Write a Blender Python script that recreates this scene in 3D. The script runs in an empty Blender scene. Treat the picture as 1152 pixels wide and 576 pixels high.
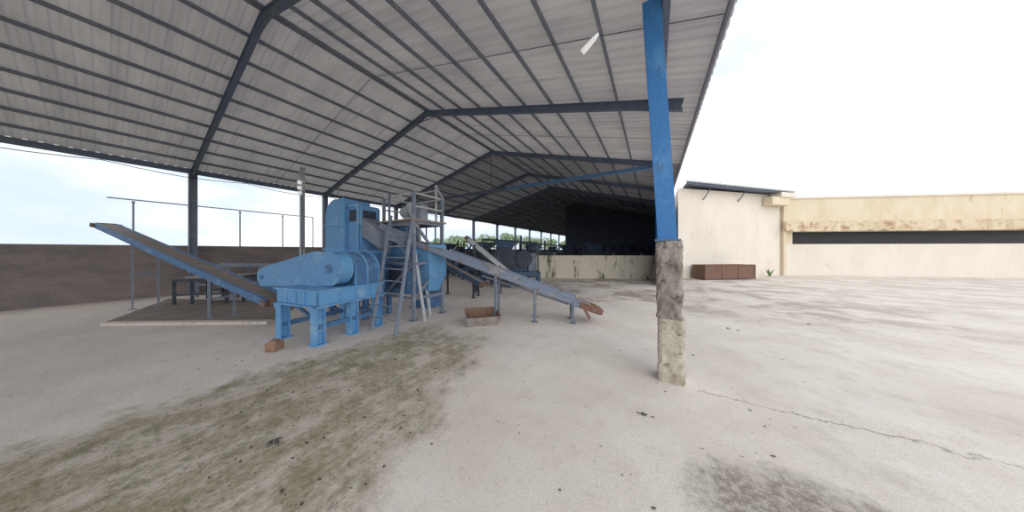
import bpy, math, random
from mathutils import Vector, Matrix
random.seed(7)
sc=bpy.context.scene; COL=sc.collection
sc.view_settings.view_transform='Standard'
sc.view_settings.gamma=1.12; sc.view_settings.exposure=.1
F=271.0; H=1.6; HY=282.0
TH=math.atan(159/F); c=math.cos(TH); s=math.sin(TH)
def W(px,py,zc):
    xc=(px-576)/F*zc
    return Vector((xc*c-zc*s, xc*s+zc*c, H+(HY-py)/F*zc))
def G(px,py):
    v=W(px,py,F*H/(py-HY)); v.z=0; return v
def zX(px,X): 
    k=(px-576)/F; return X/(k*c-s)
# ---------------- camera
cd=bpy.data.cameras.new('camera'); cam=bpy.data.objects.new('camera',cd); COL.objects.link(cam)
cam.location=(0,0,H); cam.rotation_euler=(math.pi/2,0,TH); cd.sensor_width=36; cd.lens=36*F/1152
cd.shift_y=-6/1152; cd.clip_start=.05; cd.clip_end=600; sc.camera=cam
# ---------------- materials
def newmat(name):
    m=bpy.data.materials.new(name); m.use_nodes=True; nt=m.node_tree; nt.nodes.clear()
    out=nt.nodes.new('ShaderNodeOutputMaterial'); return m,nt,out
class NT:
    def __init__(s,nt): s.nt=nt
    def n(s,t,**k):
        x=s.nt.nodes.new(t)
        for a,b in k.items(): setattr(x,a,b)
        return x
    def L(s,a,b): s.nt.links.new(a,b)
    def noise(s,vec,scale,detail=5,rough=.6):
        x=s.n('ShaderNodeTexNoise'); x.inputs['Scale'].default_value=scale; x.inputs['Detail'].default_value=detail; x.inputs['Roughness'].default_value=rough
        s.L(vec,x.inputs['Vector']); return x.outputs['Fac']
    def mr(s,v,a,b,lo=0.0,hi=1.0):
        x=s.n('ShaderNodeMapRange'); x.interpolation_type='SMOOTHSTEP'
        for i,q in zip(('From Min','From Max','To Min','To Max'),(a,b,lo,hi)): x.inputs[i].default_value=q
        s.L(v,x.inputs['Value']); return x.outputs['Result']
    def m(s,op,a,b=None):
        x=s.n('ShaderNodeMath',operation=op)
        for i,q in enumerate((a,b)):
            if q is None: continue
            if isinstance(q,(int,float)): x.inputs[i].default_value=q
            else: s.L(q,x.inputs[i])
        return x.outputs[0]
    def mix(s,f,a,b,bt='MIX'):
        x=s.n('ShaderNodeMix',data_type='RGBA',blend_type=bt)
        if isinstance(f,(int,float)): x.inputs[0].default_value=f
        else: s.L(f,x.inputs[0])
        for i,q in ((6,a),(7,b)):
            if isinstance(q,tuple): x.inputs[i].default_value=(*q,1)
            else: s.L(q,x.inputs[i])
        return x.outputs[2]
    def scalevec(s,vec,sx,sy,sz):
        x=s.n('ShaderNodeMapping'); x.inputs['Scale'].default_value=(sx,sy,sz); s.L(vec,x.inputs['Vector']); return x.outputs[0]
def srgb(r,g,b):
    f=lambda v:(v/255/12.92 if v/255<=.04045 else ((v/255+.055)/1.055)**2.4)
    return (f(r),f(g),f(b))
def pmat(name,c1,c2,scale=3,thr=(.5,.68),rough=.7,metal=0,bump=.15,stretch=(1,1,1),c3=None,thr3=(.55,.7),scale3=9,emit=0):
    m,nt,out=newmat(name); t=NT(nt)
    tc=t.n('ShaderNodeTexCoord').outputs['Object']; v=t.scalevec(tc,*stretch)
    a=t.noise(v,scale,7,.65); col=t.mix(t.mr(a,*thr),c1,c2)
    if c3: col=t.mix(t.mr(t.noise(v,scale3,6,.7),*thr3),col,c3)
    fine=t.noise(tc,38,4,.7); col=t.mix(.55,col,t.mix(t.mr(fine,.2,.8),(.62,.62,.62),(1.3,1.3,1.3)),'MULTIPLY')
    p=t.n('ShaderNodeBsdfPrincipled'); t.L(col,p.inputs['Base Color']); p.inputs['Roughness'].default_value=rough; p.inputs['Metallic'].default_value=metal
    if emit: t.L(col,p.inputs['Emission Color']); p.inputs['Emission Strength'].default_value=emit
    if bump:
        b=t.n('ShaderNodeBump'); b.inputs['Strength'].default_value=bump; b.inputs['Distance'].default_value=.02; t.L(a,b.inputs['Height']); t.L(b.outputs[0],p.inputs['Normal'])
    t.L(p.outputs[0],out.inputs[0]); return m
M={}
M['blue']=pmat('blue_paint',srgb(92,152,204),srgb(132,176,212),2.5,c3=srgb(108,118,132),thr3=(.56,.72),rough=.65)
M['bluedk']=pmat('dark_blue_paint',srgb(66,108,156),srgb(94,134,174),3,c3=srgb(80,80,86),thr3=(.52,.68),rough=.65)
M['hood']=pmat('hood_blue_paint',srgb(94,146,196),srgb(128,168,206),2,c3=srgb(90,112,142),thr3=(.54,.72),rough=.65)
M['post']=pmat('post_blue_paint',srgb(48,116,186),srgb(82,144,202),2.2,c3=srgb(66,98,140),thr3=(.6,.72),rough=.55,stretch=(1,1,.4))
M['steel']=pmat('dull_blue_grey_steel',srgb(112,122,140),srgb(140,145,154),3,c3=srgb(108,90,82),thr3=(.58,.72),rough=.65)
M['convside']=pmat('faded_conveyor_side',srgb(118,132,156),srgb(154,152,150),2.2,c3=srgb(116,98,86),thr3=(.52,.66),rough=.7,scale3=6)
M['rafter']=pmat('blue_grey_rafter_steel',srgb(84,94,118),srgb(98,106,124),2,rough=.6,bump=0)
M['purlin']=pmat('purlin_steel',srgb(106,110,126),srgb(120,122,134),2,rough=.6,bump=0)
M['tie']=pmat('tie_blue_steel',srgb(84,122,168),srgb(104,136,172),2,rough=.6,bump=0)
M['belt']=pmat('worn_rubber_belt',srgb(130,120,114),srgb(158,146,136),6,c3=srgb(98,88,84),rough=.9)
M['rust']=pmat('rusty_steel',srgb(116,88,74),srgb(98,76,66),6,c3=srgb(144,118,102),rough=.9,bump=.4)
M['rustbin']=pmat('rusty_container_steel',srgb(112,84,68),srgb(92,70,60),3,c3=srgb(128,100,82),rough=.9,bump=.3)
M['traygrey']=pmat('weathered_tray_steel',srgb(142,134,128),srgb(118,102,92),4,c3=srgb(120,96,82),rough=.85,bump=.3)
M['orange']=pmat('rust_brown_drum',srgb(128,88,72),srgb(90,70,64),9,rough=.9,bump=.3)
M['dark']=pmat('dark_machine_steel',srgb(44,52,66),srgb(64,76,92),3,c3=srgb(76,68,66),rough=.7)
M['teal']=pmat('faded_dark_blue_paint',srgb(48,72,102),srgb(72,94,118),3,c3=srgb(60,58,62),rough=.65)
M['lightsteel']=pmat('pale_steel',srgb(180,184,190),srgb(152,156,160),5,c3=srgb(134,124,114),rough=.5)
M['white']=pmat('glowing_white_enamel',srgb(245,246,246),srgb(235,235,234),4,rough=.4,bump=0,emit=.45)  # faint glow added to brighten the lamp; insulators share it
M['rubber']=pmat('black_rubber',srgb(44,44,48),srgb(58,58,62),6,rough=.8)
M['conc_up']=pmat('stained_pier_concrete',srgb(124,114,105),srgb(156,148,140),5,thr=(.38,.6),c3=srgb(90,80,73),thr3=(.5,.64),rough=.95,bump=.9,stretch=(1,1,.6))
M['conc_lo']=pmat('pale_pier_concrete',srgb(194,187,171),srgb(172,162,145),5,thr=(.4,.6),c3=srgb(118,110,95),thr3=(.55,.67),rough=.95,bump=.9)
M['block']=pmat('brown_block_wall',srgb(132,121,118),srgb(112,105,106),1.2,thr=(.35,.65),c3=srgb(146,136,130),rough=.95,bump=.3,stretch=(1,1,3))
M['damp']=pmat('damp_dark_floor',srgb(132,120,112),srgb(112,103,98),1.2,thr=(.4,.6),c3=srgb(150,139,130),rough=.95,bump=.3)
M['slab']=pmat('pale_slab_edge',srgb(198,188,180),srgb(178,168,160),2,c3=srgb(150,140,130),rough=.95)
M['cream']=pmat('mossy_cream_plaster',srgb(214,206,188),srgb(186,178,157),1.5,c3=srgb(88,90,72),thr3=(.49,.6),scale3=1.5,rough=.95,stretch=(1,1,.3))
M['wallw']=pmat('pale_cream_plaster',srgb(232,223,210),srgb(223,212,196),.8,thr=(.35,.7),c3=srgb(208,196,180),thr3=(.58,.73),scale3=1.5,rough=.95,stretch=(1,1,.4))
M['wally']=pmat('cream_yellow_plaster',srgb(228,213,186),srgb(217,200,170),1,thr=(.35,.7),c3=srgb(202,172,134),thr3=(.6,.74),scale3=1.3,rough=.95,stretch=(1,1,.6))
M['ledge']=pmat('stained_ledge_plaster',srgb(222,204,174),srgb(204,180,146),1.2,thr=(.4,.65),c3=srgb(166,122,92),thr3=(.52,.66),scale3=2.4,rough=.95)
M['roofdk']=pmat('dark_roof_edge',srgb(72,82,100),srgb(90,98,112),2,rough=.7)
M['window']=pmat('dark_window_slot',srgb(24,26,30),srgb(34,36,42),2,rough=.7,bump=0)
M['sheetdk']=pmat('dark_shade_sheet',srgb(46,50,66),srgb(58,62,78),2,rough=.8)  # dark colour stands in for shade deep in the shed
M['wood']=pmat('weathered_wood',srgb(146,114,92),srgb(118,90,72),8,rough=.9)
M['leafd']=pmat('dead_leaf',srgb(78,72,64),srgb(96,88,76),9,rough=.9)
M['trunk']=pmat('tree_bark',srgb(96,84,70),srgb(76,66,56),5,rough=.95)
M['leaf']=pmat('green_foliage',srgb(140,162,126),srgb(166,182,144),2,rough=.8,bump=0)
M['weed']=pmat('weed_green',srgb(106,132,76),srgb(132,154,94),5,rough=.8,bump=0)
M['grass']=pmat('outer_grass',srgb(118,130,84),srgb(140,142,100),.5,rough=.95)
def roofmat(name,tr_,cs):
    m,nt,out=newmat(name); t=NT(nt)
    g=t.n('ShaderNodeNewGeometry').outputs['Position']
    a=t.noise(t.scalevec(g,.35,1.3,1),1.0,5); b=t.noise(t.scalevec(g,.15,3.0,1),1.5,3)
    col=t.mix(t.mr(a,.35,.65),cs[0],cs[1]); col=t.mix(t.mr(b,.52,.7,0,.6),col,cs[2])
    d=t.n('ShaderNodeBsdfDiffuse'); t.L(col,d.inputs[0]); tr=t.n('ShaderNodeBsdfTranslucent'); t.L(col,tr.inputs[0])
    mx=t.n('ShaderNodeMixShader'); mx.inputs[0].default_value=tr_; t.L(d.outputs[0],mx.inputs[1]); t.L(tr.outputs[0],mx.inputs[2]); t.L(mx.outputs[0],out.inputs[0]); return m
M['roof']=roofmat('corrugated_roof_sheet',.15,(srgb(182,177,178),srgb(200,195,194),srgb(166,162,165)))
M['roofmid']=roofmat('mid_shade_corrugated_roof_sheet',.05,(srgb(148,145,150),srgb(162,158,162),srgb(132,130,136)))  # same sheet greyed to imitate shade midway along the shed
M['rooffar']=roofmat('deep_shade_corrugated_roof_sheet',.0,(srgb(104,105,116),srgb(116,116,126),srgb(90,92,104)))  # opaque dark colour paints the deep shed shadow into the sheets
def floormat():
    m,nt,out=newmat('weathered_concrete_yard'); t=NT(nt)
    g=t.n('ShaderNodeNewGeometry').outputs['Position']; sp=t.n('ShaderNodeSeparateXYZ'); t.L(g,sp.inputs[0]); X,Y=sp.outputs[0],sp.outputs[1]
    n1=t.noise(g,.8,8,.65); n2=t.noise(g,3.5,8,.7); n3=t.noise(g,22,5,.7); n4=t.noise(g,90,3,.6)
    base=t.mix(t.mr(n1,.35,.65),srgb(214,203,194),srgb(228,219,210))
    base=t.mix(t.mr(n2,.5,.72,0,.5),base,srgb(201,188,178))
    base=t.mix(t.mr(n3,.56,.72,0,.6),base,srgb(176,164,154))
    st=t.noise(t.scalevec(g,2.2,1.2,1),1.5,9,.75)
    nn=t.m('MULTIPLY',t.m('SUBTRACT',n1,.5),1.7)
    n2o=t.m('MULTIPLY',t.m('SUBTRACT',n2,.5),1.3)
    nn=t.m('ADD',nn,n2o)
    Xl=t.mr(t.m('ADD',X,nn),-4.6,-4.1)
    tt=t.m('ADD',t.m('ADD',X,t.m('MULTIPLY',Y,.47)),nn)
    Xr=t.mr(tt,-1.45,-.85,1,0); Yl=t.mr(t.m('ADD',Y,nn),3.0,3.9,1,0)
    mask=t.m('MULTIPLY',t.m('MULTIPLY',Xl,Xr),Yl)
    mossn=t.m('MULTIPLY',mask,t.mr(st,.38,.56,.3,.9))
    mosscol=t.mix(t.mr(n3,.4,.62),srgb(140,131,106),srgb(174,162,140))
    col=t.mix(mossn,base,mosscol)
    pat=t.noise(g,2.4,10,.85)
    blot=t.m('MULTIPLY',mask,t.mr(pat,.49,.59,0,.65))
    col=t.mix(blot,col,srgb(120,117,84))
    blot2=t.m('MULTIPLY',mask,t.mr(t.noise(g,10,9,.85),.53,.62,0,.7))
    col=t.mix(blot2,col,srgb(98,90,70))
    st2=t.noise(g,.7,8,.7)
    band=t.m('MULTIPLY',t.mr(t.m('ADD',Y,nn),6.5,9.0),t.mr(X,-6,-4))
    band=t.m('MULTIPLY',band,t.mr(X,1.0,8.0,1,.45))
    col=t.mix(t.m('MULTIPLY',band,t.mr(st2,.46,.58,.1,.8)),col,srgb(146,131,120))
    col=t.mix(t.m('MULTIPLY',t.mr(X,-9.5,-5.5,1,0),.3),col,srgb(190,176,166))
    dx=t.m('SUBTRACT',X,.85); dy=t.m('SUBTRACT',Y,1.98); dd=t.m('SQRT',t.m('ADD',t.m('MULTIPLY',dx,dx),t.m('MULTIPLY',t.m('MULTIPLY',dy,dy),1.6)))
    pm=t.mr(t.m('ADD',dd,t.m('MULTIPLY',t.m('SUBTRACT',n2,.5),1.3)),.35,.85,1,0)
    col=t.mix(t.m('MULTIPLY',pm,t.mr(n3,.35,.6,.4,.9)),col,srgb(124,115,104))
    col=t.mix(t.m('MULTIPLY',t.mr(X,.3,1.5),t.mr(t.noise(g,1.1,9,.75),.48,.66,0,.4)),col,srgb(176,164,153))
    cr=t.m('ABSOLUTE',t.m('SUBTRACT',t.m('SUBTRACT',Y,3.44),t.m('MULTIPLY',t.m('SUBTRACT',n2,.5),.35)))
    cm=t.m('MULTIPLY',t.mr(cr,.004,.014,1,0),t.m('MULTIPLY',t.mr(X,.35,.5),t.mr(X,1.8,3.2,1,0))); col=t.mix(t.m('MULTIPLY',cm,.65),col,srgb(112,102,92))
    vo=t.n('ShaderNodeTexVoronoi'); vo.inputs['Scale'].default_value=9; t.L(g,vo.inputs['Vector'])
    spk=t.m('MULTIPLY',t.mr(vo.outputs['Distance'],.06,.11,1,0),t.mr(n2,.5,.56)); col=t.mix(t.m('MULTIPLY',spk,.6),col,srgb(110,101,92))
    col=t.mix(.6,col,t.mix(t.mr(n4,.25,.75),(.74,.74,.74),(1.25,1.25,1.25)),'MULTIPLY')
    p=t.n('ShaderNodeBsdfPrincipled'); t.L(col,p.inputs['Base Color']); p.inputs['Roughness'].default_value=.95; p.inputs['Specular IOR Level'].default_value=.2
    b=t.n('ShaderNodeBump'); b.inputs['Strength'].default_value=.5; b.inputs['Distance'].default_value=.02; t.L(t.m('ADD',n2,t.m('MULTIPLY',n3,.5)),b.inputs['Height']); t.L(b.outputs[0],p.inputs['Normal'])
    t.L(p.outputs[0],out.inputs[0]); return m
M['floor']=floormat()
# ---------------- world & sun
w=bpy.data.worlds.new('world'); sc.world=w; w.use_nodes=True; nt=w.node_tree; nt.nodes.clear(); t=NT(nt)
tc=t.n('ShaderNodeTexCoord').outputs['Generated']
cl=t.noise(t.scalevec(tc,1,1,2.2),1.7,6,.55)
col=t.mix(t.mr(cl,.4,.62),srgb(196,212,230),srgb(255,253,250))
bg=t.n('ShaderNodeBackground'); t.L(col,bg.inputs[0]); bg.inputs[1].default_value=1.3; wo=t.n('ShaderNodeOutputWorld'); t.L(bg.outputs[0],wo.inputs[0])
sl=bpy.data.lights.new('soft_sun','SUN'); sl.energy=1.35; sl.angle=math.radians(80); sl.color=(1,.965,.92)
so=bpy.data.objects.new('soft_sun',sl); COL.objects.link(so); so.rotation_euler=Vector((-.8,.5,-.42)).to_track_quat('-Z','Y').to_euler(); so.location=(10,-5,12)
# ---------------- mesh builder
WL={}
class MB:
    def __init__(s): s.v=[]; s.f=[]
    def add(s,vs,fs):
        o=len(s.v); s.v+= [Vector(q) for q in vs]; s.f+=[tuple(i+o for i in f) for f in fs]; return s
    def hexa(s,p): return s.add(p,[(0,3,2,1),(4,5,6,7),(0,1,5,4),(1,2,6,5),(2,3,7,6),(3,0,4,7)])
    def box(s,ctr,size,yaw=0):
        R=Matrix.Rotation(yaw,3,'Z'); C=Vector(ctr); a,b,d=[q/2 for q in size]
        return s.hexa([C+R@Vector(q) for q in ((-a,-b,-d),(a,-b,-d),(a,b,-d),(-a,b,-d),(-a,-b,d),(a,-b,d),(a,b,d),(-a,b,d))])
    def rng(s,x0,x1,y0,y1,z0,z1): return s.box(((x0+x1)/2,(y0+y1)/2,(z0+z1)/2),(x1-x0,y1-y0,z1-z0))
    def bar(s,p,q,w_,h_,up=(0,0,1)):
        p=Vector(p);q=Vector(q);x=(q-p).normalized();u=Vector(up)
        if abs(x.dot(u))>.99: u=Vector((0,1,0))
        y=u.cross(x).normalized();z=x.cross(y); a=y*w_/2;b=z*h_/2
        return s.hexa([p-a-b,q-a-b,q+a-b,p+a-b,p-a+b,q-a+b,q+a+b,p+a+b])
    def ibeam(s,p,q,w_,h_,t_=.018,up=(0,0,1)):
        p=Vector(p);q=Vector(q);x=(q-p).normalized();u=Vector(up)
        if abs(x.dot(u))>.99: u=Vector((0,1,0))
        y=u.cross(x).normalized();z=x.cross(y)
        s.bar(p+z*(h_/2-t_/2),q+z*(h_/2-t_/2),w_,t_,up);s.bar(p-z*(h_/2-t_/2),q-z*(h_/2-t_/2),w_,t_,up);s.bar(p,q,t_,h_-2*t_,up);return s
    def tube(s,p,q,r,n=14,r2=None):
        p=Vector(p);q=Vector(q);r2=r if r2 is None else r2
        x=(q-p).normalized();u=Vector((0,0,1)) if abs(x.z)<.9 else Vector((0,1,0));y=u.cross(x).normalized();z=x.cross(y)
        vs=[];
        for P,R_ in((p,r),(q,r2)):
            for i in range(n):
                a=2*math.pi*i/n; vs.append(P+(y*math.cos(a)+z*math.sin(a))*R_)
        fs=[(i,(i+1)%n,n+(i+1)%n,n+i) for i in range(n)]+[tuple(reversed(range(n))),tuple(range(n,2*n))]
        return s.add(vs,fs)
    def prism(s,pts,off):
        n=len(pts);off=Vector(off);vs=[Vector(p) for p in pts]+[Vector(p)+off for p in pts]
        return s.add(vs,[tuple(range(n)),tuple(reversed(range(n,2*n)))]+[(i,n+i,n+(i+1)%n,(i+1)%n) for i in range(n)])
    def build(s,name,mat,parent=None,local=False,bevel=0,smooth=False,label=None):
        if parent is not None: org=WL[parent.name]; 
        else:
            xs=[v.x for v in s.v];ys=[v.y for v in s.v];org=Vector(((min(xs)+max(xs))/2,(min(ys)+max(ys))/2,min(v.z for v in s.v)))
        o0=Vector((0,0,0)) if local else org
        me=bpy.data.meshes.new(name); me.from_pydata([tuple(v-o0) for v in s.v],[],s.f); me.validate(); me.materials.append(mat)
        import bmesh
        bm=bmesh.new();bm.from_mesh(me);bmesh.ops.recalc_face_normals(bm,faces=bm.faces);bm.to_mesh(me);bm.free()
        o=bpy.data.objects.new(name,me); COL.objects.link(o); WL[o.name]=org
        if parent is not None: o.parent=parent
        else: o.location=org
        if bevel:
            b=o.modifiers.new('bevel','BEVEL'); b.width=bevel; b.segments=2; b.limit_method='ANGLE'
        if smooth:
            for p in me.polygons: p.use_smooth=len(p.vertices)==4
        if label: o['label']=label
        return o
def root(name,label,cat,loc,yaw=0,group=None,kind=None):
    o=bpy.data.objects.new(name,None); COL.objects.link(o); o.location=loc; o.rotation_euler=(0,0,yaw); o.empty_display_size=.2
    WL[o.name]=Vector(loc); return tag(o,label,cat,group,kind)
def tag(o,label,cat,group=None,kind=None):
    o['label']=label
    if cat:o['category']=cat
    if group:o['group']=group
    if kind:o['kind']=kind
    return o
def struct(o,label,cat='structure'): return tag(o,label,cat,None,'structure')
V3=lambda z:Vector((0,0,z))
# ---------------- ground
fl=MB().add([(-15.2,-9,0),(40,-9,0),(40,62,0),(-15.2,62,0)],[(0,1,2,3)]).build('floor',M['floor']); struct(fl,'weathered pale concrete yard with a mossy brown strip','floor')
g=MB().add([(-250,-150,-.05),(250,-150,-.05),(250,350,-.05),(-250,350,-.05)],[(0,1,2,3)]).build('floor_outer_field',M['grass']); struct(g,'green field outside the yard walls','ground')
# sunken-looking damp floor band behind a pale slab edge, left of the mill
m=MB(); pts=[G(120,362),G(306,361),G(345,340),G(190,336)]; m.prism(pts,(0,0,.006)); struct(m.build('floor_damp_band',M['damp']),'dark damp floor band under the left conveyor','floor')
m=MB().bar(G(120,366)+V3(.035),G(304,364)+V3(.035),.16,.07); struct(m.build('trim_1',M['slab'],bevel=.012),'pale concrete slab edge in front of the damp floor band','kerb')
# ---------------- roof
XL,XR,XM=-14.75,.87,-6.94; SL=.2614; Y0,YM,YN,Y1=-9,10.2,17.8,60
def rz(X): return H+3+SL*((XR-XM)-abs(X-XM))
def sheets(ya,yb):
    vs=[];fs=[];ys=[]; y=ya
    while y<yb-.01:
        ys+=[(y+.0,0),(y+.09,0),(y+.115,.035),(y+.175,.035)]; y+=.2
    ys.append((y,0))
    for i,(yy,zz) in enumerate(ys):
        vs+=[(XL,yy,rz(XL)+zz),(XM,yy,rz(XM)+zz),(XR,yy,rz(XR)+zz)]
        if i: a=3*(i-1); b=3*i; fs+=[(a,a+1,b+1,b),(a+1,a+2,b+2,b+1)]
    return MB().add(vs,fs)
roof=sheets(Y0,YM).build('ceiling',M['roof']); struct(roof,'grey corrugated gable roof over the open shed','roof')
sheets(YM,YN).build('middle_roof_sheet',M['roofmid'],roof,label='roof sheets coloured greyer as shade midway along the shed')
sheets(YN,Y1).build('far_roof_sheet',M['rooffar'],roof,label='roof sheets coloured dark as shadow deep in the shed')
pxs=[.8,.1]+[-.7-.775*k for k in range(8)]
pxs=[x for x in pxs if x>XM+.1]
for x in pxs+[2*XM-x for x in pxs]:
    MB().bar((x,Y0,rz(x)-.05),(x,Y1,rz(x)-.05),.04,.08).build('purlin',M['purlin'],roof)
MB().bar((XM,Y0,rz(XM)-.05),(XM,Y1,rz(XM)-.05),.16,.05).build('ridge_beam',M['purlin'],roof)
for x in (.14,-14.6): MB().bar((x,Y0,rz(x)-.17),(x,Y1,rz(x)-.17),.08,.12).build('eave_beam',M['rafter'],roof)
for yy in (3.9,7.8,11.8,15.8,19.8):
    for sx in (0,1):
        m=MB(); xe=XR-.1 if sx else XL+.1; m.bar((XM,yy,rz(XM)-.1),(xe,yy,rz(xe)-.1),.012,.012); m.build('sag_rod',M['purlin'],roof)
# frames
names={1:'large dark steel roof frame nearest the camera at upper left',2:'second steel roof frame from the camera meeting the foreground blue post',3:'third steel roof frame, above the blue horizontal tie beam'}
for i in range(16):
    D=1.87+3.965*(i-1)
    if i==1: D=1.7
    r=root('roof_frame',names.get(i,'dark steel roof frame receding deep into the shed'),'roof frame',(XM,D,0),0,None if i in names else 'far steel roof frames')
    for sx in (-1,1):
        xe=.5 if sx>0 else -14.6
        MB().ibeam((XM,D,rz(XM)-.18),(xe,D,rz(xe)-.18),.1,.18).build('rafter',M['rafter'],r)
        hg=.13 if sx<0 else .07
        xa=xe-sx*1.1; MB().prism([(xe,D-.02,rz(xe)-.26),(xe,D-.02,rz(xe)-.27-hg),(xa,D-.02,rz(xa)-.28),(xa,D-.02,rz(xa)-.25)],(0,.04,0)).build('haunch_plate',M['rafter'],r)
    MB().prism([(XM-.6,D-.02,rz(XM-.6)-.26),(XM,D-.02,rz(XM)-.4),(XM+.6,D-.02,rz(XM+.6)-.26)],(0,.04,0)).build('ridge_gusset',M['rafter'],r)
    MB().ibeam((-14.6,D,0),(-14.6,D,rz(-14.6)-.12),.18,.2,up=(0,1,0)).build('steel_post',M['steel'],r)
    if i>=3:
        MB().ibeam((.2,D,1.7),(.2,D,rz(.2)-.12),.14,.16,up=(0,1,0)).build('steel_post',M['post'],r)
        MB().box((.2,D,.85),(.22,.22,1.7)).build('concrete_pier',M['conc_up'],r,bevel=.02)
    if i==3:
        MB().ibeam((.1,D,4.55),(XM+.9,D,4.55),.12,.13).build('tie_beam',M['tie'],r,label='blue horizontal tie beam')
        MB().ibeam((XM+.9,D,4.55),(-14.5,D,4.55),.12,.13).build('tie_beam',M['rafter'],r)
        MB().tube((XM,D,4.6),(XM,D,rz(XM)-.4),.02).build('hanger_rod',M['rafter'],r)
top=W(549,78,8.0); o=MB().tube((top.x,top.y,rz(top.x)-.02),W(549,112,8.0),.012,8).tube(W(549,108,8.0),W(549,116,8.0),.035,8)
tag(o.build('hanging_cable',M['rubber']),'thin dark cable hanging down from the roof near the ridge','cable')
# ---------------- foreground post
px0,py0=.17,3.6
r=root('blue_post','blue steel post on a stained concrete pier in the foreground','post',(px0,py0,0))
lean=Vector((-.2*c,-.2*s,0)); a=Vector((px0-.02,py0,1.72)); b=Vector((px0-.02,py0,rz(0)-.15))+lean
sh=MB().ibeam(a,b,.2,.21,.016,up=(0,1,0)); sh.bar(a+Vector((.0,-.05,0)),b+Vector((.0,-.05,0)),.19,.01,up=(0,1,0))
sh.build('steel_column',M['post'],r)
mm=MB(); mm.box((px0-.02,py0,1.73),(.27,.27,.02)); mm.build('base_plate',M['bluedk'],r)
def rough_pier(z0,z1,w0,w1,ox,n=10,seed=1,amp=.008):
    rd=random.Random(seed); m=MB(); q=[]; K=6
    ring=[]
    for e in range(4):
        for j in range(K):
            tt=j/K*2-1; ring.append([(tt,-1),(1,tt),(-tt,1),(-1,-tt)][e])
    for i in range(n+1):
        z=z0+(z1-z0)*i/n; ww=(w0+(w1-w0)*i/n)/2; ww+=rd.uniform(-amp,amp)*.6
        for (u,v) in ring:
            cn=abs(u)>.95 and abs(v)>.95
            k=1-(.06+rd.uniform(0,.08))*cn; j=rd.uniform(-amp,amp)
            q.append((px0+ox+u*(ww*k+j),py0+v*(ww*k+j),z+(rd.uniform(-.01,.01) if 0<i<n else 0)))
    L=len(ring); fs=[(i*L+j,i*L+(j+1)%L,(i+1)*L+(j+1)%L,(i+1)*L+j) for i in range(n) for j in range(L)]+[tuple(range(L)),tuple(range(n*L,n*L+L))]
    return m.add(q,fs)
rough_pier(0,.77,.285,.28,.02,12,1,.006).build('lower_pier',M['conc_lo'],r,label='paler lower block of the pier')
rough_pier(.77,1.72,.262,.272,0,18,2,.009).build('upper_pier',M['conc_up'],r,label='darker stained upper pier')
# ---------------- walls
m=MB().box((-14.95,26,.86),(.2,70,1.72)); w1=m.build('wall_left',M['block']); struct(w1,'low brown block wall along the open left side','wall')
MB().box((-14.95,26,1.75),(.26,70,.07)).build('wall_coping',M['block'],w1)
A=G(603,312.5);B=G(757,314.0); d=(B-A); yaw=math.atan2(d.y,d.x); L=d.length
m=MB().box((A+B)/2+Vector((0,0,.63)),(L,.2,1.26),yaw); w2=m.build('wall_back',M['cream']); struct(w2,'low mossy cream wall behind the conveyors','wall')
MB().box((A+B)/2+Vector((0,0,1.29)),(L+.1,.24,.06),yaw).build('wall_coping',M['cream'],w2)
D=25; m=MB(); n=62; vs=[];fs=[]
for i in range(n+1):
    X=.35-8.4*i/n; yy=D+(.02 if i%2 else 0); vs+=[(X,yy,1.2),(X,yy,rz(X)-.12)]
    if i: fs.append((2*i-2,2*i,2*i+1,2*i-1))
w3=m.add(vs,fs).build('wall_shade_sheet',M['sheetdk']); struct(w3,'added dark sheet standing in for shadow deep inside the shed','wall')  # added sheet, its dark face imitates the shadow inside the shed
for X in (-8,-4): MB().bar((X,D+.1,0),(X,D+.1,rz(X)-.15),.1,.1).build('shade_sheet_post',M['sheetdk'],w3)
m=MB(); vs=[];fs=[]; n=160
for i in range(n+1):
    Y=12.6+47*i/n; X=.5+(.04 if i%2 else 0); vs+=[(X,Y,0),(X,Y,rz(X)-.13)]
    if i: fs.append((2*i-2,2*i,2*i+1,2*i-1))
struct(m.add(vs,fs).build('wall_right_light_blocker',M['sheetdk']),'added dark side wall blocking light on the right deep in the shed','wall')  # added wall hidden behind the post, keeps light out of the far shed
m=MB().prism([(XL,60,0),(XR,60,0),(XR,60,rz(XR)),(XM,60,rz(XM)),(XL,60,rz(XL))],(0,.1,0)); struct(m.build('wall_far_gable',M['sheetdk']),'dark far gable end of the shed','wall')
# ---------------- right building
A=G(763,313.3);B=G(878,309.6);C_=G(1190,313)
r=root('warehouse_building','tall pale plastered building with dark roof edge behind the post','building',((A+B)/2))
d=B-A; yaw=math.atan2(d.y,d.x); n_=Vector((-d.y,d.x,0)).normalized()
hb=5.2; Yv=Vector((0,1,0)); 
MB().prism([A,B,B+Yv*8,A+Yv*12],(0,0,hb)).build('wall',M['wallw'],r)
u=d.normalized()
rf=MB(); e0=A-n_*.5+u*.05; e1=B+u*.1-n_*.6; f1=B+u*.1+Yv*8; f0=A+u*.05+Yv*12
rf.hexa([e0+V3(hb+.12),e1+V3(hb-.05),f1+V3(hb+.6),f0+V3(hb+.8),e0+V3(hb+.22),e1+V3(hb+.05),f1+V3(hb+.7),f0+V3(hb+.9)])
rf.build('roof',M['roofdk'],r)
MB().bar(e0+V3(hb+.27),e1+V3(hb+.1),.12,.07).build('roof_edge_sheet',M['lightsteel'],r)
MB().box(B-u*.9-n_*.3+V3(hb-.5),(1.5,.5,.5),yaw).build('gutter_box',M['wally'],r,bevel=.02)
MB().box(B-u*.45-n_*.35+V3(hb-.12),(1.2,.6,.3),yaw).build('gutter_box',M['wallw'],r,bevel=.02)
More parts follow.
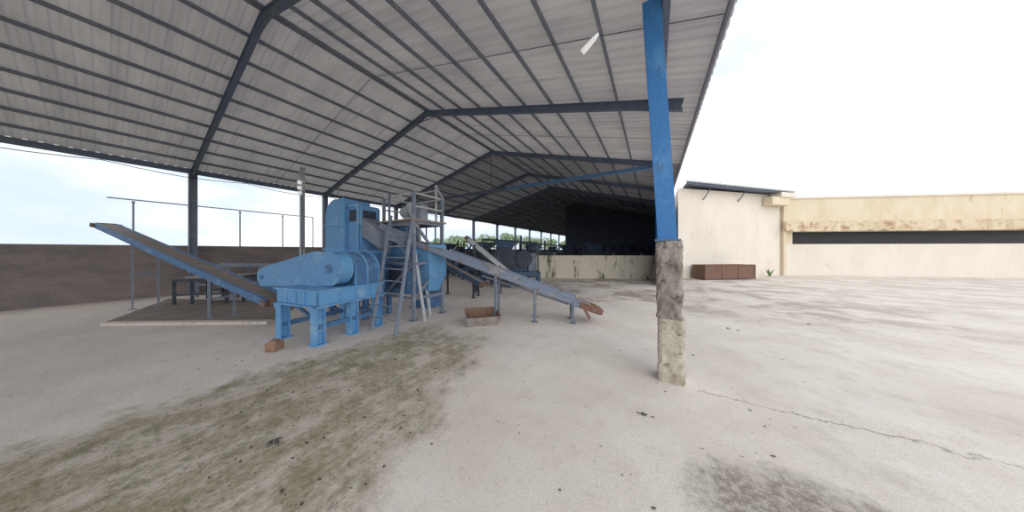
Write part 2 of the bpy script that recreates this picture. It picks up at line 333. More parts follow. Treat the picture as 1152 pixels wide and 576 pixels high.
for fz in (.22,.55):
    p=A+d*fz; MB().bar(p+V3(hb-.6),p-n_*.5+V3(hb+.05),.04,.04).build('eave_bracket',M['roofdk'],r)
# second building
d=C_-B; n2=Vector((-d.y,d.x,0)).normalized(); u2=d.normalized(); L=d.length
r=root('annex_building','cream annex with black window slot under a stained broken ledge','building',((B+C_)/2))
B2=B+u2*.04
wz=4.95
def slab(z0,z1,off,thick,mat,name,a0=0,a1=1):
    p=B2+u2*L*a0+n2*off;q=B2+u2*L*a1+n2*off
    return MB().prism([p+V3(z0),q+V3(z0),q+n2*thick+V3(z0),p+n2*thick+V3(z0)],(0,0,z1-z0)).build(name,mat,r)
slab(0,2.02,0,5,M['wallw'],'lower_wall'); slab(2.82,wz,0,5,M['wally'],'upper_wall')
slab(2.02,2.82,0,5,M['wally'],'window_pier',0,.045)
slab(2.02,2.82,.35,4.6,M['window'],'window_slot',.045,1)
rd=random.Random(5); N_=70
vs=[];fs=[]
for i in range(N_+1):
    P_=B2+u2*(L*i/N_); dep=.4-rd.choice([0,0,0,.03,.1])*rd.random()*1.5; zb=2.82+rd.choice([0,0,.02,.16])*rd.random(); zt_=3.42+rd.uniform(-.02,.05)
    vs+=[P_+V3(zb),P_-n2*dep+V3(zb),P_-n2*(dep-.01)+V3(zt_),P_+V3(zt_)]
    if i:
        a=4*(i-1);b=4*i
        for j in range(4): fs.append((a+j,a+(j+1)%4,b+(j+1)%4,b+j))
fs+=[(0,1,2,3),(4*N_,4*N_+1,4*N_+2,4*N_+3)]
MB().add(vs,fs).build('sun_ledge',M['ledge'],r)
slab(wz,wz+.12,-.08,5.1,M['wallw'],'parapet_cap',0,1)
slab(0,wz,-.18,.18,M['wally'],'corner_pilaster',0,.01)
# ---------------- machine helpers
def conveyor(label,head,tail,w_,dep,legs,mats,group=None,drum=None,nid=12,name='belt_conveyor',lw=.055):
    side_m,belt_m,leg_m=mats; drum=drum or M['rust']
    r=root(name,label,'conveyor',(tail.x,tail.y,0),0,group)
    d=(tail-head).normalized(); sd=d.cross(Vector((0,0,1))).normalized(); up=sd.cross(d)
    for e in (-1,1):
        o=sd*e*w_/2
        m=MB(); m.bar(head+o,tail+o,.015,dep,up); m.bar(head+o+up*(dep/2)-sd*e*.02,tail+o+up*(dep/2)-sd*e*.02,.06,.012,up); m.bar(head+o-up*(dep/2)-sd*e*.02,tail+o-up*(dep/2)-sd*e*.02,.06,.012,up)
        m.build('side_channel',side_m,r)
    bl=MB(); bl.bar(head+up*(dep*.42),tail+up*(dep*.42),w_*.86,.012,up); bl.bar(head-up*(dep*.75),tail-up*(dep*.75),w_*.8,.012,up); bl.build('belt',belt_m,r)
    for P_ in (head,tail):
        MB().tube(P_-sd*w_*.42,P_+sd*w_*.42,dep*.62,18).build('end_drum',drum,r,smooth=True)
        MB().tube(P_-sd*(w_*.5+.07),P_+sd*(w_*.5+.07),.022,10).build('drum_shaft',M['steel'],r,smooth=True)
        for e in (-1,1): MB().bar(P_+sd*e*(w_*.5+.03)-d*.07,P_+sd*e*(w_*.5+.03)+d*.07,.05,.11,up).build('bearing_block',drum,r)
    for i in range(nid):
        P_=head+(tail-head)*((i+.5)/nid)
        MB().tube(P_-sd*w_*.46-up*dep*.6,P_+sd*w_*.46-up*dep*.6,.022,10).build('idler_roller',M['steel'],r,smooth=True)
    for f_ in legs:
        P_=head+(tail-head)*f_; z=P_.z-dep/2
        for e in (-1,1):
            q=P_+sd*e*w_*.52; m=MB(); m.bar((q.x,q.y,0.0),(q.x,q.y,z+dep*.5),lw,lw); m.box((q.x,q.y,.008),(.13,.13,.016)); m.build('leg',leg_m,r)
        a_=P_-sd*w_*.52;b_=P_+sd*w_*.52
        m=MB(); m.bar((a_.x,a_.y,z*.55),(b_.x,b_.y,z*.55),.035,.035); m.build('leg_brace',leg_m,r)
    return r,d,sd,up
def motor(r,ctr,ax,rad,ln,mat,name='motor'):
    ctr=Vector(ctr);ax=Vector(ax).normalized()
    m=MB(); m.tube(ctr-ax*ln/2,ctr+ax*ln/2,rad,20)
    for i in range(7): 
        p=ctr+ax*ln*(-.36+.12*i); m.tube(p-ax*.008,p+ax*.008,rad*1.12,20)
    o=m.build(name,mat,r,smooth=True)
    p=ctr-ax*(ln/2); MB().tube(p-ax*.08,p,rad*.92,20).build('fan_cover',mat,o,smooth=True)
    p=ctr+ax*(ln/2); MB().tube(p,p+ax*.12,rad*.2,10).build('motor_shaft',M['steel'],o,smooth=True)
    MB().bar(ctr-ax*ln*.3-V3(rad*1.08),ctr+ax*ln*.3-V3(rad*1.08),rad*1.6,.04).build('motor_foot',mat,o)
    MB().box(ctr+V3(rad*1.15),(.14,.14,.1)).build('terminal_box',mat,o)
    return o
# ---------------- blue crushing mill
OY=math.radians(10); e1=Vector((math.cos(OY),math.sin(OY),0)); e2=Vector((-math.sin(OY),math.cos(OY),0)); OB=Vector((-5.87,1.69,0))
def Lp(a,b,z): return OB+e1*a+e2*b+V3(z)
def lbox(m,a0,a1,b0,b1,z0,z1):
    return m.hexa([Lp(a0,b0,z0),Lp(a1,b0,z0),Lp(a1,b1,z0),Lp(a0,b1,z0),Lp(a0,b0,z1),Lp(a1,b0,z1),Lp(a1,b1,z1),Lp(a0,b1,z1)])
r=root('crushing_mill','large blue crushing mill with belt guard, raised table and rounded hood','mill',tuple(OB))
m=MB(); zt=.93
lbox(m,-.1,1.08,-.08,1.25,zt-.04,zt); lbox(m,-.08,1.06,-.06,-.03,zt-.26,zt-.04); lbox(m,-.08,1.06,1.2,1.23,zt-.26,zt-.04); lbox(m,-.08,-.05,-.06,1.23,zt-.26,zt-.04); lbox(m,1.03,1.06,-.06,1.23,zt-.26,zt-.04)
for a_ in (.25,.5,.75): lbox(m,a_-.01,a_+.01,-.09,-.06,zt-.26,zt-.04)
for b_ in (.3,.6,.9): lbox(m,1.06,1.085,b_-.01,b_+.01,zt-.26,zt-.04)
m.build('table_frame',M['blue'],r,bevel=.006)
m=MB(); lbox(m,-.1,1.08,-.1,-.03,zt-.29,zt-.26); lbox(m,1.02,1.09,-.1,1.25,zt-.29,zt-.26); lbox(m,-.1,-.03,-.1,1.25,zt-.29,zt-.26); m.build('table_flange',M['hood'],r)
for a_,b_ in ((.0,.0),(.98,.0),(.0,1.15),(.98,1.15),(.98,.6)):
    m=MB()
    m.ibeam(Lp(a_,b_,0.02),Lp(a_,b_,zt-.28),.15,.15,.016,up=e2); lbox(m,a_-.1,a_+.1,b_-.1,b_+.1,0,.02); lbox(m,a_-.09,a_+.09,b_-.09,b_+.09,zt-.31,zt-.29)
    m.prism([Lp(a_-.07,b_-.07,zt-.29),Lp(a_-.07,b_-.07,zt-.43),Lp(a_-.17,b_-.07,zt-.29)],e2*.012)
    m.build('leg',M['blue'],r)
m=MB(); m.bar(Lp(0,0,.25),Lp(0,1.15,.25),.06,.08);m.bar(Lp(.98,.0,.3),Lp(.98,1.15,.3),.06,.08); m.bar(Lp(0,1.15,.3),Lp(.98,1.15,.3),.06,.08); m.build('cross_brace',M['bluedk'],r)
def casing(b_,ex,th):
    pts=[]
    for i in range(19):
        a_=math.pi*i/18; pts.append(Lp(.55+(.45+ex)*math.cos(a_),b_,1.22+(.36+ex)*math.sin(a_)))
    pts+=[Lp(.1-ex,b_,zt),Lp(1.0+ex,b_,zt)]
    return MB().prism(pts,e2*th)
casing(.62,0,.55).build('mill_casing',M['bluedk'],r)
for b_ in (.62,.88,1.14): casing(b_,.03,.025).build('casing_rib',M['blue'],r)
def guard_outline(b_,ex=0):
    a1_,z1_,r1=.8,1.265,.3+ex; a0_,z0_,r0=-1.33,1.04,.18+ex; pts=[]
    for i in range(17):
        t_=-math.pi/2+math.pi*i/16; pts.append((a1_+r1*math.cos(t_),z1_+r1*math.sin(t_)))
    pts.append((a1_-.45,z1_+r1))
    for i in range(17):
        t_=math.pi/2+math.pi*i/16; pts.append((a0_+r0*math.cos(t_),z0_+r0*math.sin(t_)))
    return [Lp(a_,b_,z_) for a_,z_ in pts]
gd=MB().prism(guard_outline(.3),e2*.25).build('belt_guard',M['blue'],r,bevel=.015,label='long tapered blue belt guard')
MB().prism(guard_outline(.29,.018),e2*.02).build('guard_rim',M['hood'],gd)
for a_,z_,rr in ((.8,1.265,.08),(-1.33,1.04,.05)):
    MB().tube(Lp(a_,.26,z_),Lp(a_,.3,z_),rr,18).build('shaft_cap',M['bluedk'],gd,smooth=True)
for a_,z_ in ((.3,1.47),(-.3,1.36),(-.9,1.24),(.3,1.0),(-.3,.96),(-.9,.9)): MB().tube(Lp(a_,.28,z_),Lp(a_,.3,z_),.018,8).build('guard_bolt',M['steel'],gd)
motor(r,Lp(-1.3,.82,1.06),-e2,.19,.45,M['bluedk'])
m=MB(); lbox(m,-1.6,-.05,.5,.56,.74,.82); lbox(m,-1.6,-.05,1.06,1.12,.74,.82); lbox(m,-1.6,-1.0,.5,1.12,.82,.85); m.bar(Lp(-1.45,.53,.74),Lp(-.02,.53,.2),.05,.05); m.bar(Lp(-1.45,1.09,.74),Lp(-.02,1.09,.2),.05,.05); m.build('motor_bracket',M['bluedk'],r)
m=MB(); lbox(m,-.85,.4,1.32,2.1,.5,1.58); m.build('lower_housing',M['bluedk'],r,bevel=.015)
for a_ in (-.8,.35):
    for b_ in (1.38,2.04): m=MB(); m.bar(Lp(a_,b_,0),Lp(a_,b_,.52),.1,.1); m.build('leg',M['bluedk'],r)
m=MB()
for a_ in (-.5,-.1,.25): lbox(m,a_-.015,a_+.015,1.28,1.32,.52,1.55)
for b_ in (1.5,1.8): lbox(m,.4,.43,b_-.015,b_+.015,.52,1.55)
lbox(m,-.88,.43,1.29,2.13,1.55,1.6); m.build('housing_rib',M['blue'],r)
def hoodpts(b_,ex=0):
    pts=[Lp(-.3,b_,1.6),Lp(-.3,b_,2.86),Lp(-.6,b_,2.86)]
    for i in range(1,10):
        a_=math.pi/2*i/9; pts.append(Lp(-.6-.37*math.sin(a_),b_,2.42+.44*math.cos(a_)))
    return pts+[Lp(-.97,b_,1.6)]
hd=MB().prism(hoodpts(1.32),e2*.7).build('hood',M['hood'],r,bevel=.012,label='tall pale blue hood with a rounded corner')
m=MB(); lbox(m,-.97,-.28,1.29,1.33,1.6,1.66); lbox(m,-.33,-.27,1.28,1.33,1.6,2.86); lbox(m,-.94,-.3,1.285,1.33,2.2,2.23); m.build('hood_flange',M['blue'],hd)
m=MB(); lbox(m,-.3,.1,1.4,1.95,1.6,2.7); hs=m.build('hood_box',M['hood'],r,bevel=.012)
m=MB(); lbox(m,-.28,.12,1.37,1.41,2.64,2.72); lbox(m,.06,.12,1.37,1.41,1.6,2.66); lbox(m,.09,.12,1.38,1.46,1.6,2.66); lbox(m,.09,.12,1.89,1.96,1.6,2.66); lbox(m,.09,.12,1.38,1.96,2.15,2.2); m.build('box_flange',M['blue'],hs)
m=MB(); lbox(m,-.2,.02,1.385,1.405,2.3,2.58); lbox(m,.095,.11,1.5,1.85,2.3,2.58); m.build('box_opening',M['dark'],hs,label='dark opening in the hood box')
m=MB().hexa([Lp(.1,1.45,1.95),Lp(.62,1.5,1.65),Lp(.62,1.9,1.65),Lp(.1,1.92,1.95),Lp(.1,1.45,2.4),Lp(.62,1.5,2.05),Lp(.62,1.9,2.05),Lp(.1,1.92,2.4)])
m.build('inlet_chute',M['steel'],r,bevel=.01,label='grey sloping inlet chute beside the hood')
p=G(309,394); m=MB().box((p.x,p.y,.07),(.15,.18,.14),.6); m.box((p.x+.05,p.y-.02,.16),(.1,.14,.04),.9)
tag(m.build('wood_block',M['wood'],bevel=.008),'small brown wooden block at the foot of the blue mill leg','block')
# ---------------- left clutter behind the conveyor
def low_frame(label,P_,Q_,wd,hh,mt,n=5,fill=True):
    r=root('storage_frame',label,'frame',tuple((P_+Q_)/2))
    d=(Q_-P_).normalized(); sd=Vector((-d.y,d.x,0)); L=(Q_-P_).length
    for e in (0,1):
        MB().bar(P_+sd*wd*e+V3(hh),Q_+sd*wd*e+V3(hh),.07,.09).build('top_rail',M[mt],r)
        MB().bar(P_+sd*wd*e+V3(hh*.4),Q_+sd*wd*e+V3(hh*.4),.05,.06).build('lower_rail',M[mt],r)
        for k in range(n):
            q=P_+d*L*k/(n-1)+sd*wd*e; MB().bar(q,q+V3(hh),.07,.07).build('leg',M[mt],r)
    for k in range(n):
        q=P_+d*L*k/(n-1); MB().bar(q+V3(hh),q+sd*wd+V3(hh),.05,.06).build('cross_member',M[mt],r)
    if fill: MB().bar(P_+d*.15+sd*wd*.5+V3(hh+.07),Q_-d*L*.3+sd*wd*.5+V3(hh+.07),wd*.9,.05).build('deck_plate',M['traygrey'],r)
    return r
low_frame('long dark low steel frame behind the left conveyor',G(196,343),G(292,339),1.0,.72,'dark',6)
low_frame('shorter grey blue steel frame against the brown wall, behind the left conveyor',G(222,334.5),G(330,336.5),.6,1.1,'steel',4,False)
# ---------------- tower
x0,x1,d0,d1=-5.85,-4.7,3.6,4.45
r=root('conveyor_tower','grey blue steel tower platform carrying the conveyor head behind the ladder','platform',((x0+x1)/2,(d0+d1)/2,0))
for X in (x0,x1):
    for Y in (d0,d1):
        m=MB(); m.bar((X,Y,0),(X,Y,2.95),.06,.06); m.box((X,Y,.01),(.16,.16,.02)); m.build('tower_leg',M['steel'],r)
def tb(*pq,mt='steel',w_=.05,h_=.06,n='tower_brace'): MB().bar(*pq,w_,h_).build(n,M[mt],r)
for z in (.5,1.3,2.25):
    tb((x0,d0,z),(x1,d0,z));tb((x0,d1,z),(x1,d1,z));tb((x0,d0,z),(x0,d1,z));tb((x1,d0,z),(x1,d1,z))
tb((x0,d0,.5),(x1,d0,1.3));tb((x1,d0,.5),(x1,d1,1.3));tb((x1,d0,2.25),(x1,d1,1.3));tb((x0,d0,2.25),(x1,d0,1.3),w_=.04,h_=.04)
m=MB(); m.rng(x0-.1,x1+.1,d0-.15,d1+.05,2.28,2.32); m.build('deck_plate',M['traygrey'],r)
for z in (2.62,2.92):
    for P_,Q_ in (((x0,d1,z),(x1,d1,z)),((x1,d0,z),(x1,d1,z)),((x0,d0,z),(x0,d1,z))): MB().bar(P_,Q_,.035,.035).build('guard_rail',M['lightsteel'],r)
MB().bar((x0,d0,2.92),(x1,d0,2.92),.035,.035).build('guard_rail',M['lightsteel'],r)
m=MB(); m.rng(-5.2,-4.6,3.95,4.5,1.05,1.75); m.build('feed_box',M['blue'],r,bevel=.01,label='blue feed box on the tower')
m=MB().hexa([(-5.1,4.05,.6),(-4.75,4.05,.6),(-4.75,4.4,.6),(-5.1,4.4,.6),(-5.2,3.95,1.05),(-4.6,3.95,1.05),(-4.6,4.5,1.05),(-5.2,4.5,1.05)]); m.build('feed_spout',M['blue'],r)
m=MB(); m.rng(-5.75,-5.05,3.7,4.3,.55,1.25); m.build('gear_housing',M['bluedk'],r,bevel=.02)
m=MB().tube((-5.4,3.6,.95),(-5.4,3.68,.95),.26,20); m.build('gear_wheel',M['dark'],r,smooth=True)
m=MB(); m.rng(-5.8,-5.2,3.75,4.2,1.35,2.2); m.build('transfer_box',M['bluedk'],r,bevel=.015)
m=MB(); m.rng(-5.82,-5.3,4.5,5.0,.0,1.1); m.build('discharge_bin',M['bluedk'],r,bevel=.02)
m=MB(); m.tube((-5.55,3.55,2.32),(-5.55,3.55,3.0),.028,8); m.build('stub_pipe',M['rafter'],r)
m=MB(); m.rng(-5.8,-5.45,4.1,4.42,2.32,2.8); m.build('switch_cabinet',M['dark'],r,bevel=.01)
for X in (-5.62,-5.3,-4.95): MB().bar((X,d1,1.3),(X,d1,2.3),.03,.03).build('tower_brace',M['steel'],r)
m=MB(); m.tube((-5.0,4.52,2.25),(-5.0,4.52,3.35),.03,10); m.tube((-5.0,4.52,3.2),(-5.7,4.52,3.2),.022,8); m.tube((-5.0,4.52,3.3),(-4.6,4.4,2.9),.018,8)
m.build('conduit_pipe',M['lightsteel'],r)
mt=root('drive_motor','pale drive motor on top of the tower platform','motor',(-5.2,4.0,2.32))
motor(mt,(-5.2,3.9,2.56),(1,0,0),.15,.36,M['lightsteel'])
m=MB(); m.rng(-4.93,-4.72,3.8,4.02,2.34,2.72); m.build('gearbox',M['steel'],mt,bevel=.02)
m=MB(); m.rng(-5.42,-4.7,3.74,4.08,2.322,2.35); m.build('motor_base',M['steel'],mt)
# ladders
def ladder(label,fa,fb,ta,tb_,n=10,rm='steel'):
    r=root('ladder',label,'ladder',tuple((fa+fb)/2))
    for p,q in ((fa,ta),(fb,tb_)): MB().bar(p,q,.035,.065,up=(0,1,0)).build('side_rail',M[rm],r)
    for i in range(1,n):
        t_=i/n; MB().tube(fa.lerp(ta,t_),fb.lerp(tb_,t_),.014,8).build('rung',M['steel'],r)
fa=W(418,372,4.82);fa.z=0;fb=W(445,378,4.52);fb.z=0
ta=W(440,243,5.65);tb_=W(465,243,5.45); ta.z=tb_.z=2.42
ladder('long grey steel ladder leaning against the front of the tower platform',fa,fb,ta,tb_)
fa=W(478,360,5.5);fa.z=0;fb=W(484,356,5.9);fb.z=0;ta=W(462,252,5.6);tb_=W(470,252,6.0)
ladder('short narrow ladder seen nearly edge on right of the tower',fa,fb,ta,tb_,9,'lightsteel')
fa=W(409,352,6.1);fa.z=0;fb=W(424,350,6.2);fb.z=0;ta=W(409,282,6.15);tb_=W(424,282,6.25)
ladder('short blue upright ladder between the crushing mill and the tower',fa,fb,ta,tb_,7,'blue')
# ---------------- conveyors
hd_=W(437,261,6.05); tl=W(666,346,5.45)
r,d,sd,up=conveyor('long faded belt conveyor sloping down right from the tower to a rusty drum',hd_,tl,.4,.1,(.56,.74,.91),(M['convside'],M['belt'],M['steel']),drum=M['orange'],nid=16,lw=.045)
MB().bar(tl+d*.12-sd*.22,tl+d*.12+sd*.22,.14,.12,up).build('tail_scraper',M['rust'],r)
for e in (-1,1): MB().bar(tl+sd*e*.23-d*.3,tl+sd*e*.23+d*.12,.025,.13,up).build('tail_bracket',M['orange'],r,label='rusty brown bracket at the tail drum')
MB().bar(tl-d*.25+sd*.24-V3(.02),tl-d*.1+sd*.24-V3(.22),.05,.06).build('tension_screw',M['rust'],r)
q=hd_.lerp(tl,.3); q2=hd_.lerp(tl,.93)
for e in (-1,1): MB().bar(q+sd*e*.21+up*.09,q2+sd*e*.21+up*.09,.012,.06,up).build('skirt_board',M['convside'],r)
MB().bar(hd_.lerp(tl,.5)-up*.2,hd_.lerp(tl,.9)-up*.12,.04,.03).build('truss_rod',M['steel'],r)
a_=hd_.lerp(tl,-.02)+up*.02; m=MB(); m.bar(a_,a_+d*.75,.56,.32,up); m.build('head_cover',M['steel'],r,bevel=.01)
conveyor('blue sided conveyor rising left from the crushing mill',W(120,254,7.4),W(312,339,5.15),.4,.13,(.3,.75),(M['bluedk'],M['belt'],M['steel']),nid=14,lw=.04)
# rust tray
p=G(537,366); p=p+Vector((0,.15,0)); r=root('metal_tray','rusty open steel box tipped on the concrete under the conveyor','box',tuple(p))
ya=TH+.25; Rz=Matrix.Rotation(ya,3,'Z')
def T(x,y,z): return p+Rz@Vector((x,y,z))
m=MB(); m.hexa([T(-.3,-.2,0),T(.3,-.2,0),T(.3,.2,0),T(-.3,.2,0),T(-.3,-.2,.015),T(.3,-.2,.015),T(.3,.2,.015),T(-.3,.2,.015)]); m.build('tray_bottom',M['rust'],r)
for (a_,b_,q_,s_,mt_,hh) in (((-.3,-.2),(.3,-.2),(.34,-.23),(-.36,-.27),'traygrey',.2),((.3,-.2),(.3,.2),(.36,.25),(.36,-.25),'rust',.24),((.3,.2),(-.3,.2),(-.36,.25),(.36,.25),'rust',.3),((-.3,.2),(-.3,-.2),(-.36,-.25),(-.36,.25),'traygrey',.26)):
    P_=[T(*a_,.0),T(*b_,.0),T(*q_,hh),T(*s_,hh)]
    nn=(P_[1]-P_[0]).cross(P_[3]-P_[0]).normalized()*.012
    MB().prism(P_,nn).build('tray_side',M[mt_],r)
# ---------------- second machine
def machine(label,loc,yaw,group=None,name='pressing_machine',K=1.0):
    r=root(name,label,'machine',loc,yaw,group)
    def fin(m,n,mt,**k):
        m.v=[v*K for v in m.v]; return m.build(n,M[mt],r,local=True,**k)
    def b(n,mt,*boxes,bev=.01):
        m=MB()
        for q in boxes: m.rng(*q)
        return fin(m,n,mt,bevel=bev)
    b('base_frame','teal',(-1.3,1.3,-.5,-.4,.5,.7),(-1.3,1.3,.4,.5,.5,.7),(-1.3,-1.2,-.5,.5,.5,.7),(1.2,1.3,-.5,.5,.5,.7),(-.1,.1,-.5,.5,.5,.7))
    for x in (-1.25,0,1.25):
        for y in (-.45,.45): b('leg','teal',(x-.06,x+.06,y-.06,y+.06,0,.52))
    m=MB(); m.tube((-.2,-.4,1.2),(-.2,.4,1.2),.5,24); m.tube((-.2,-.42,1.2),(-.2,-.38,1.2),.56,24); m.tube((-.2,.38,1.2),(-.2,.42,1.2),.56,24); fin(m,'drum_housing','dark',smooth=True)
    fin(MB().tube((.6,-.5,1.25),(.6,-.42,1.25),.36,24),'flywheel','dark',smooth=True)
    fin(MB().hexa([(-.45,-.3,1.6),(.05,-.3,1.6),(.05,.3,1.6),(-.45,.3,1.6),(-.75,-.45,2.05),(.3,-.45,2.05),(.3,.45,2.05),(-.75,.45,2.05)]),'hopper','teal')
    b('control_box','steel',(.8,1.15,-.3,.2,.7,1.5))
    b('side_tank','teal',(.1,.75,-.3,.4,.7,1.45)); b('under_tank','dark',(-.9,.9,-.3,.3,.15,.5))
    fin(MB().tube((.7,.0,1.68),(1.2,.0,1.68),.18,16),'motor','dark',smooth=True)
    b('discharge_chute','teal',(-1.25,-.7,-.3,.3,.6,1.15)); b('chute_guide','dark',(-1.15,-.8,-.35,-.3,.75,1.4))
    for y in (-.45,.45):
        for P_,Q_ in (((-1.2,y,.7),(-1.2,y,2.1)),((1.2,y,.7),(1.2,y,1.95)),((-1.2,y,2.1),(1.2,y,1.95)),((-1.2,y,1.5),(-.5,y,2.06))): fin(MB().bar(P_,Q_,.06,.06),'upper_frame','dark')
    fin(MB().tube((.5,.3,1.4),(.5,.3,2.3),.05,10),'vent_pipe','dark',smooth=True)
    return r
machine('dark blue pressing machine with hopper between long conveyor and cream wall',tuple(G(574,322)),TH)
def dup(src,loc,yaw,label):
    q=src.copy();COL.objects.link(q);q.location=loc;q.rotation_euler=(0,0,yaw);q['label']=label
    for ch in src.children:
        x=ch.copy();COL.objects.link(x);x.parent=q
    return q
src=bpy.data.objects['pressing_machine']
for px_,zc_,yw_,lb_ in ((705,20.5,.2,'dark machine seen over the cream wall, nearest the blue post'),(640,21,.5,'dark machine deep in the shed over the left part of the cream wall'),(505,15.5,.0,'dark machine half hidden behind the upper end of the long conveyor'),(605,16,TH,'dark machine standing just behind the left end of the cream wall'),(672,17.6,TH,'dark machine seen over the middle of the cream wall'),(548,13.5,.3,'dark machine just behind the steep grey conveyor')):
    a_=W(px_,300,zc_);a_.z=0; dup(src,a_,yw_,lb_)
conveyor('short steep grey conveyor feeding the dark blue machine',W(526,268,9.3),W(572,306,9.3),.45,.14,(.2,.8),(M['lightsteel'],M['belt'],M['dark']),nid=8)
conveyor('low thin conveyor crossing behind the long conveyor',W(490,291,8.8),W(544,320,8.3),.4,.12,(.2,.85),(M['teal'],M['belt'],M['dark']),nid=8)
# ---------------- right rust bin
a_=G(793,315.2); b_=G(849,314.2); d=b_-a_; u=d.normalized(); n_=Vector((-u.y,u.x,0)); L=d.length; h_=.78
r=root('rusty_bin','long low rusty brown open bin against the pale building','bin',tuple((a_+b_)/2))
for p,q in ((a_,b_),(a_+n_*.8,b_+n_*.8),(a_,a_+n_*.8),(b_,b_+n_*.8)): MB().bar(p+V3(h_/2+.04),q+V3(h_/2+.04),.03,h_-.02).build('side_panel',M['rustbin'],r)
MB().bar(a_+n_*.4+V3(.06),b_+n_*.4+V3(.06),.8,.04).build('bin_floor',M['rustbin'],r)
for k in range(4):
    p=a_+u*(L*k/3)-n_*.02; MB().bar(p,p+V3(h_+.03),.05,.03,up=n_).build('stiffener',M['rustbin'],r)
MB().bar(a_-n_*.02+V3(h_+.03),b_-n_*.02+V3(h_+.03),.06,.05).build('top_rim',M['rust'],r)
# ---------------- weeds
def weed(p,hh,label,n=26,grp=None):
    m=MB(); rd=random.Random(int(p.x*100))
    for i in range(n):
        a_=rd.uniform(0,6.28); l=hh*rd.uniform(.5,1); o=Vector((math.cos(a_),math.sin(a_),0)); b0=p+o*rd.uniform(0,.05); sd_=Vector((-o.y,o.x,0))*hh*.06
        tp=b0+o*l*.5+V3(l); md=b0+o*l*.15+V3(l*.6); m.add([b0-sd_*.4,b0+sd_*.4,md+sd_,tp,md-sd_],[(0,1,2,3,4)])
    return tag(m.build('weed_tuft',M['weed']),label,'weed',grp)
weed(G(866,311),.5,'green weed tuft growing at the foot of the pale building')
# ---------------- lamp
la=W(655,59,3.85);lb=W(674,37,3.7)
r=root('hanging_lamp','white tube lamp hanging tilted under the roof left of the blue post','lamp',tuple((la+lb)/2))
MB().tube(la,la.lerp(lb,.72),.045,14,.035).build('lamp_tube',M['white'],r,smooth=True)
MB().tube(la.lerp(lb,.7),lb,.03,12,.02).build('lamp_holder',M['white'],r,smooth=True)
MB().tube(lb,(lb.x,lb.y,rz(lb.x)-.01),.006,6).build('lamp_wire',M['rubber'],r)
# ---------------- left outside rail and conduit pole
Xp=-16.5
pa=[]
for px in (150,213,270,318):
    zc=zX(px,Xp); p=W(px,282,zc); pa.append(p)
    q=Vector((p.x,p.y,3.35)); m=MB().tube((p.x,p.y,-.05),q,.025,8).tube(q,(q.x,q.y,3.42),.04,8)
    tag(m.build('rail_post',M['steel']),'thin steel pole of the pipe rail outside the left wall','pole','pipe rail poles')
e=W(352,282,zX(352,Xp))
m=MB(); m.tube((pa[0].x,pa[0].y-.5,3.47),(e.x,e.y,3.47),.025,8); m.tube((e.x,e.y,3.47),(e.x,e.y,0),.025,8); tag(m.build('pipe_rail',M['steel']),'long horizontal pipe rail carried on thin poles outside the left wall','rail')
zc=zX(340,-12.6); p=W(340,282,zc)
r=root('conduit_pole','pale steel service pole with white insulators by the left wall','pole',(p.x,p.y,0))
MB().bar((p.x,p.y,0),(p.x,p.y,rz(p.x)-.12),.14,.14).build('pole',M['lightsteel'],r)
for k in range(3):
    MB().tube((p.x+.1,p.y-.12,3.9+.22*k),(p.x+.1,p.y-.12,4.02+.22*k),.07,12).build('insulator',M['white'],r,smooth=True)
MB().bar((p.x-.35,p.y,4.45),(p.x+.45,p.y,4.45),.08,.08).build('cross_arm',M['lightsteel'],r)
m=MB().tube((p.x+.12,p.y-.05,0),(p.x+.12,p.y-.05,3.9),.03,8); m.build('conduit',M['steel'],r)
m=MB() 
for k in range(14):
    y0_=-6+k*3
    for j in range(6):
        f=lambda q:4.35-.12*math.sin(math.pi*q/6)
        m.tube((-14.4,y0_+.5*j,f(j)),(-14.4,y0_+.5*(j+1),f(j+1)),.012,6)
tag(m.build('eave_cable',M['rubber']),'black cable sagging along the left eave posts','cable')
# ---------------- trees
def tree(p,hh,rr,label,seed,grp='trees beyond the left wall'):
    rd=random.Random(seed); r=root('tree',label,'tree',(p.x,p.y,-.05),0,grp)
    MB().tube((p.x,p.y,-.05),(p.x,p.y,hh*.6),.14,8,.08).build('trunk',M['trunk'],r)
    m=MB()
    bl=[(Vector((p.x+rd.uniform(-rr,rr)*.6,p.y+rd.uniform(-rr,rr)*.6,hh*rd.uniform(.5,.85))),rr*rd.uniform(.35,.6)) for _ in range(9)]
    for C0,R0 in bl:
        for _ in range(150):
            v=Vector((rd.gauss(0,1),rd.gauss(0,1),rd.gauss(0,1))).normalized()*R0*rd.uniform(.7,1.05); v.z*=.75; q=C0+v
            a_=Vector((rd.uniform(-1,1),rd.uniform(-1,1),rd.uniform(-1,1))).normalized()*rr*.09; b_=a_.orthogonal().normalized()*rr*.06
            m.add([q-a_,q+b_,q+a_,q-b_],[(0,1,2,3)])
    m.build('foliage',M['leaf'],r)
for i,(px,zc,hh,rr) in enumerate([(492,38,3.4,2),(520,44,4.4,2.2),(548,50,5.2,2.5),(574,57,5.8,2.6),(598,64,5.4,2.6),(618,72,5.2,2.6),(638,82,5.2,2.8)]):
    p=W(px,282,zc); tree(p,hh,rr,'pale green tree far beyond the open left side',i)
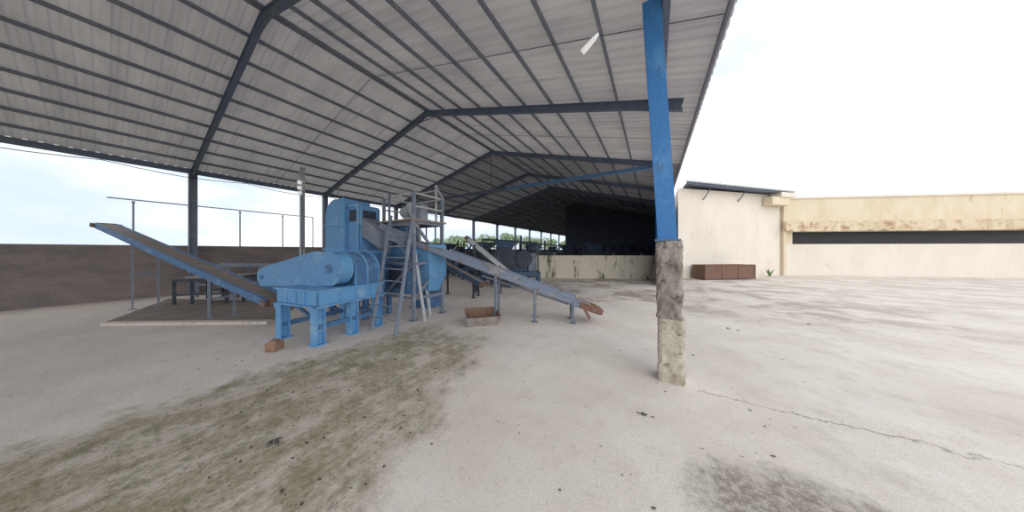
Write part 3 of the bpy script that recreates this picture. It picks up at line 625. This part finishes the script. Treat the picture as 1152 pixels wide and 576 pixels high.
# ---------------- debris
def scrap(p,sz,seed,label='small dark scrap of dead leaf on the concrete',grp='dark scraps on the concrete'):
    rd=random.Random(seed); m=MB()
    n=7; ce=p+V3(.004); a0=rd.uniform(0,6); vs=[ce+V3(sz*.25)]
    for i in range(n):
        a_=a0+6.283*i/n; R_=sz*rd.uniform(.3,1.0); vs.append(ce+Vector((math.cos(a_)*R_,math.sin(a_)*R_*.6,rd.uniform(0,.25)*sz)))
    m.add(vs,[(0,1+i,1+(i+1)%n) for i in range(n)])
    return tag(m.build('leaf_scrap',M['leafd']),label,'debris',grp)
scr=[(725,467,.05),(735,470,.03),(718,465,.025),(820,370,.08),(855,362,.06),(735,572,.02),(630,552,.015),(432,525,.025),(485,500,.02),(340,455,.03),(392,440,.03),(410,470,.025),(270,520,.025),(250,480,.03),(360,540,.02),(697,395,.03),(640,402,.025),(880,405,.03),(905,430,.02),(790,505,.015),(560,475,.015),(590,430,.02),(830,372,.05),(676,430,.02),(910,365,.05),(780,400,.03),(470,440,.03),(445,405,.04),(380,400,.03),(700,535,.015),(860,480,.02),(405,455,.03),(330,480,.02),(455,468,.02),(300,440,.03),(490,415,.03),(520,400,.03)]
rd=random.Random(21)
for _ in range(60):
    x=rd.uniform(215,520); y=rd.uniform(400,570)
    if x<540-(y-390)*.75: scr.append((x,y,rd.uniform(.008,.03)*(470/y)))
for _ in range(25): scr.append((rd.uniform(560,935),rd.uniform(345,520),rd.uniform(.008,.022)))
for i,(x,y,sz) in enumerate(scr): scrap(G(x,y),sz,i)
m=MB(); p=G(308,500)
rd=random.Random(3)
for i in range(9):
    a_=rd.uniform(0,6.28);o=Vector((math.cos(a_),math.sin(a_),0));l=.06; sd_=Vector((-o.y,o.x,0))*.014
    m.add([p+o*.01,p+o*l*.5+sd_+V3(.03),p+o*l+V3(.015),p+o*l*.5-sd_+V3(.03)],[(0,1,2,3)])
tag(m.build('weed_sprig',M['leafd']),'dark weed sprig lying on the mossy strip in the foreground','weed')
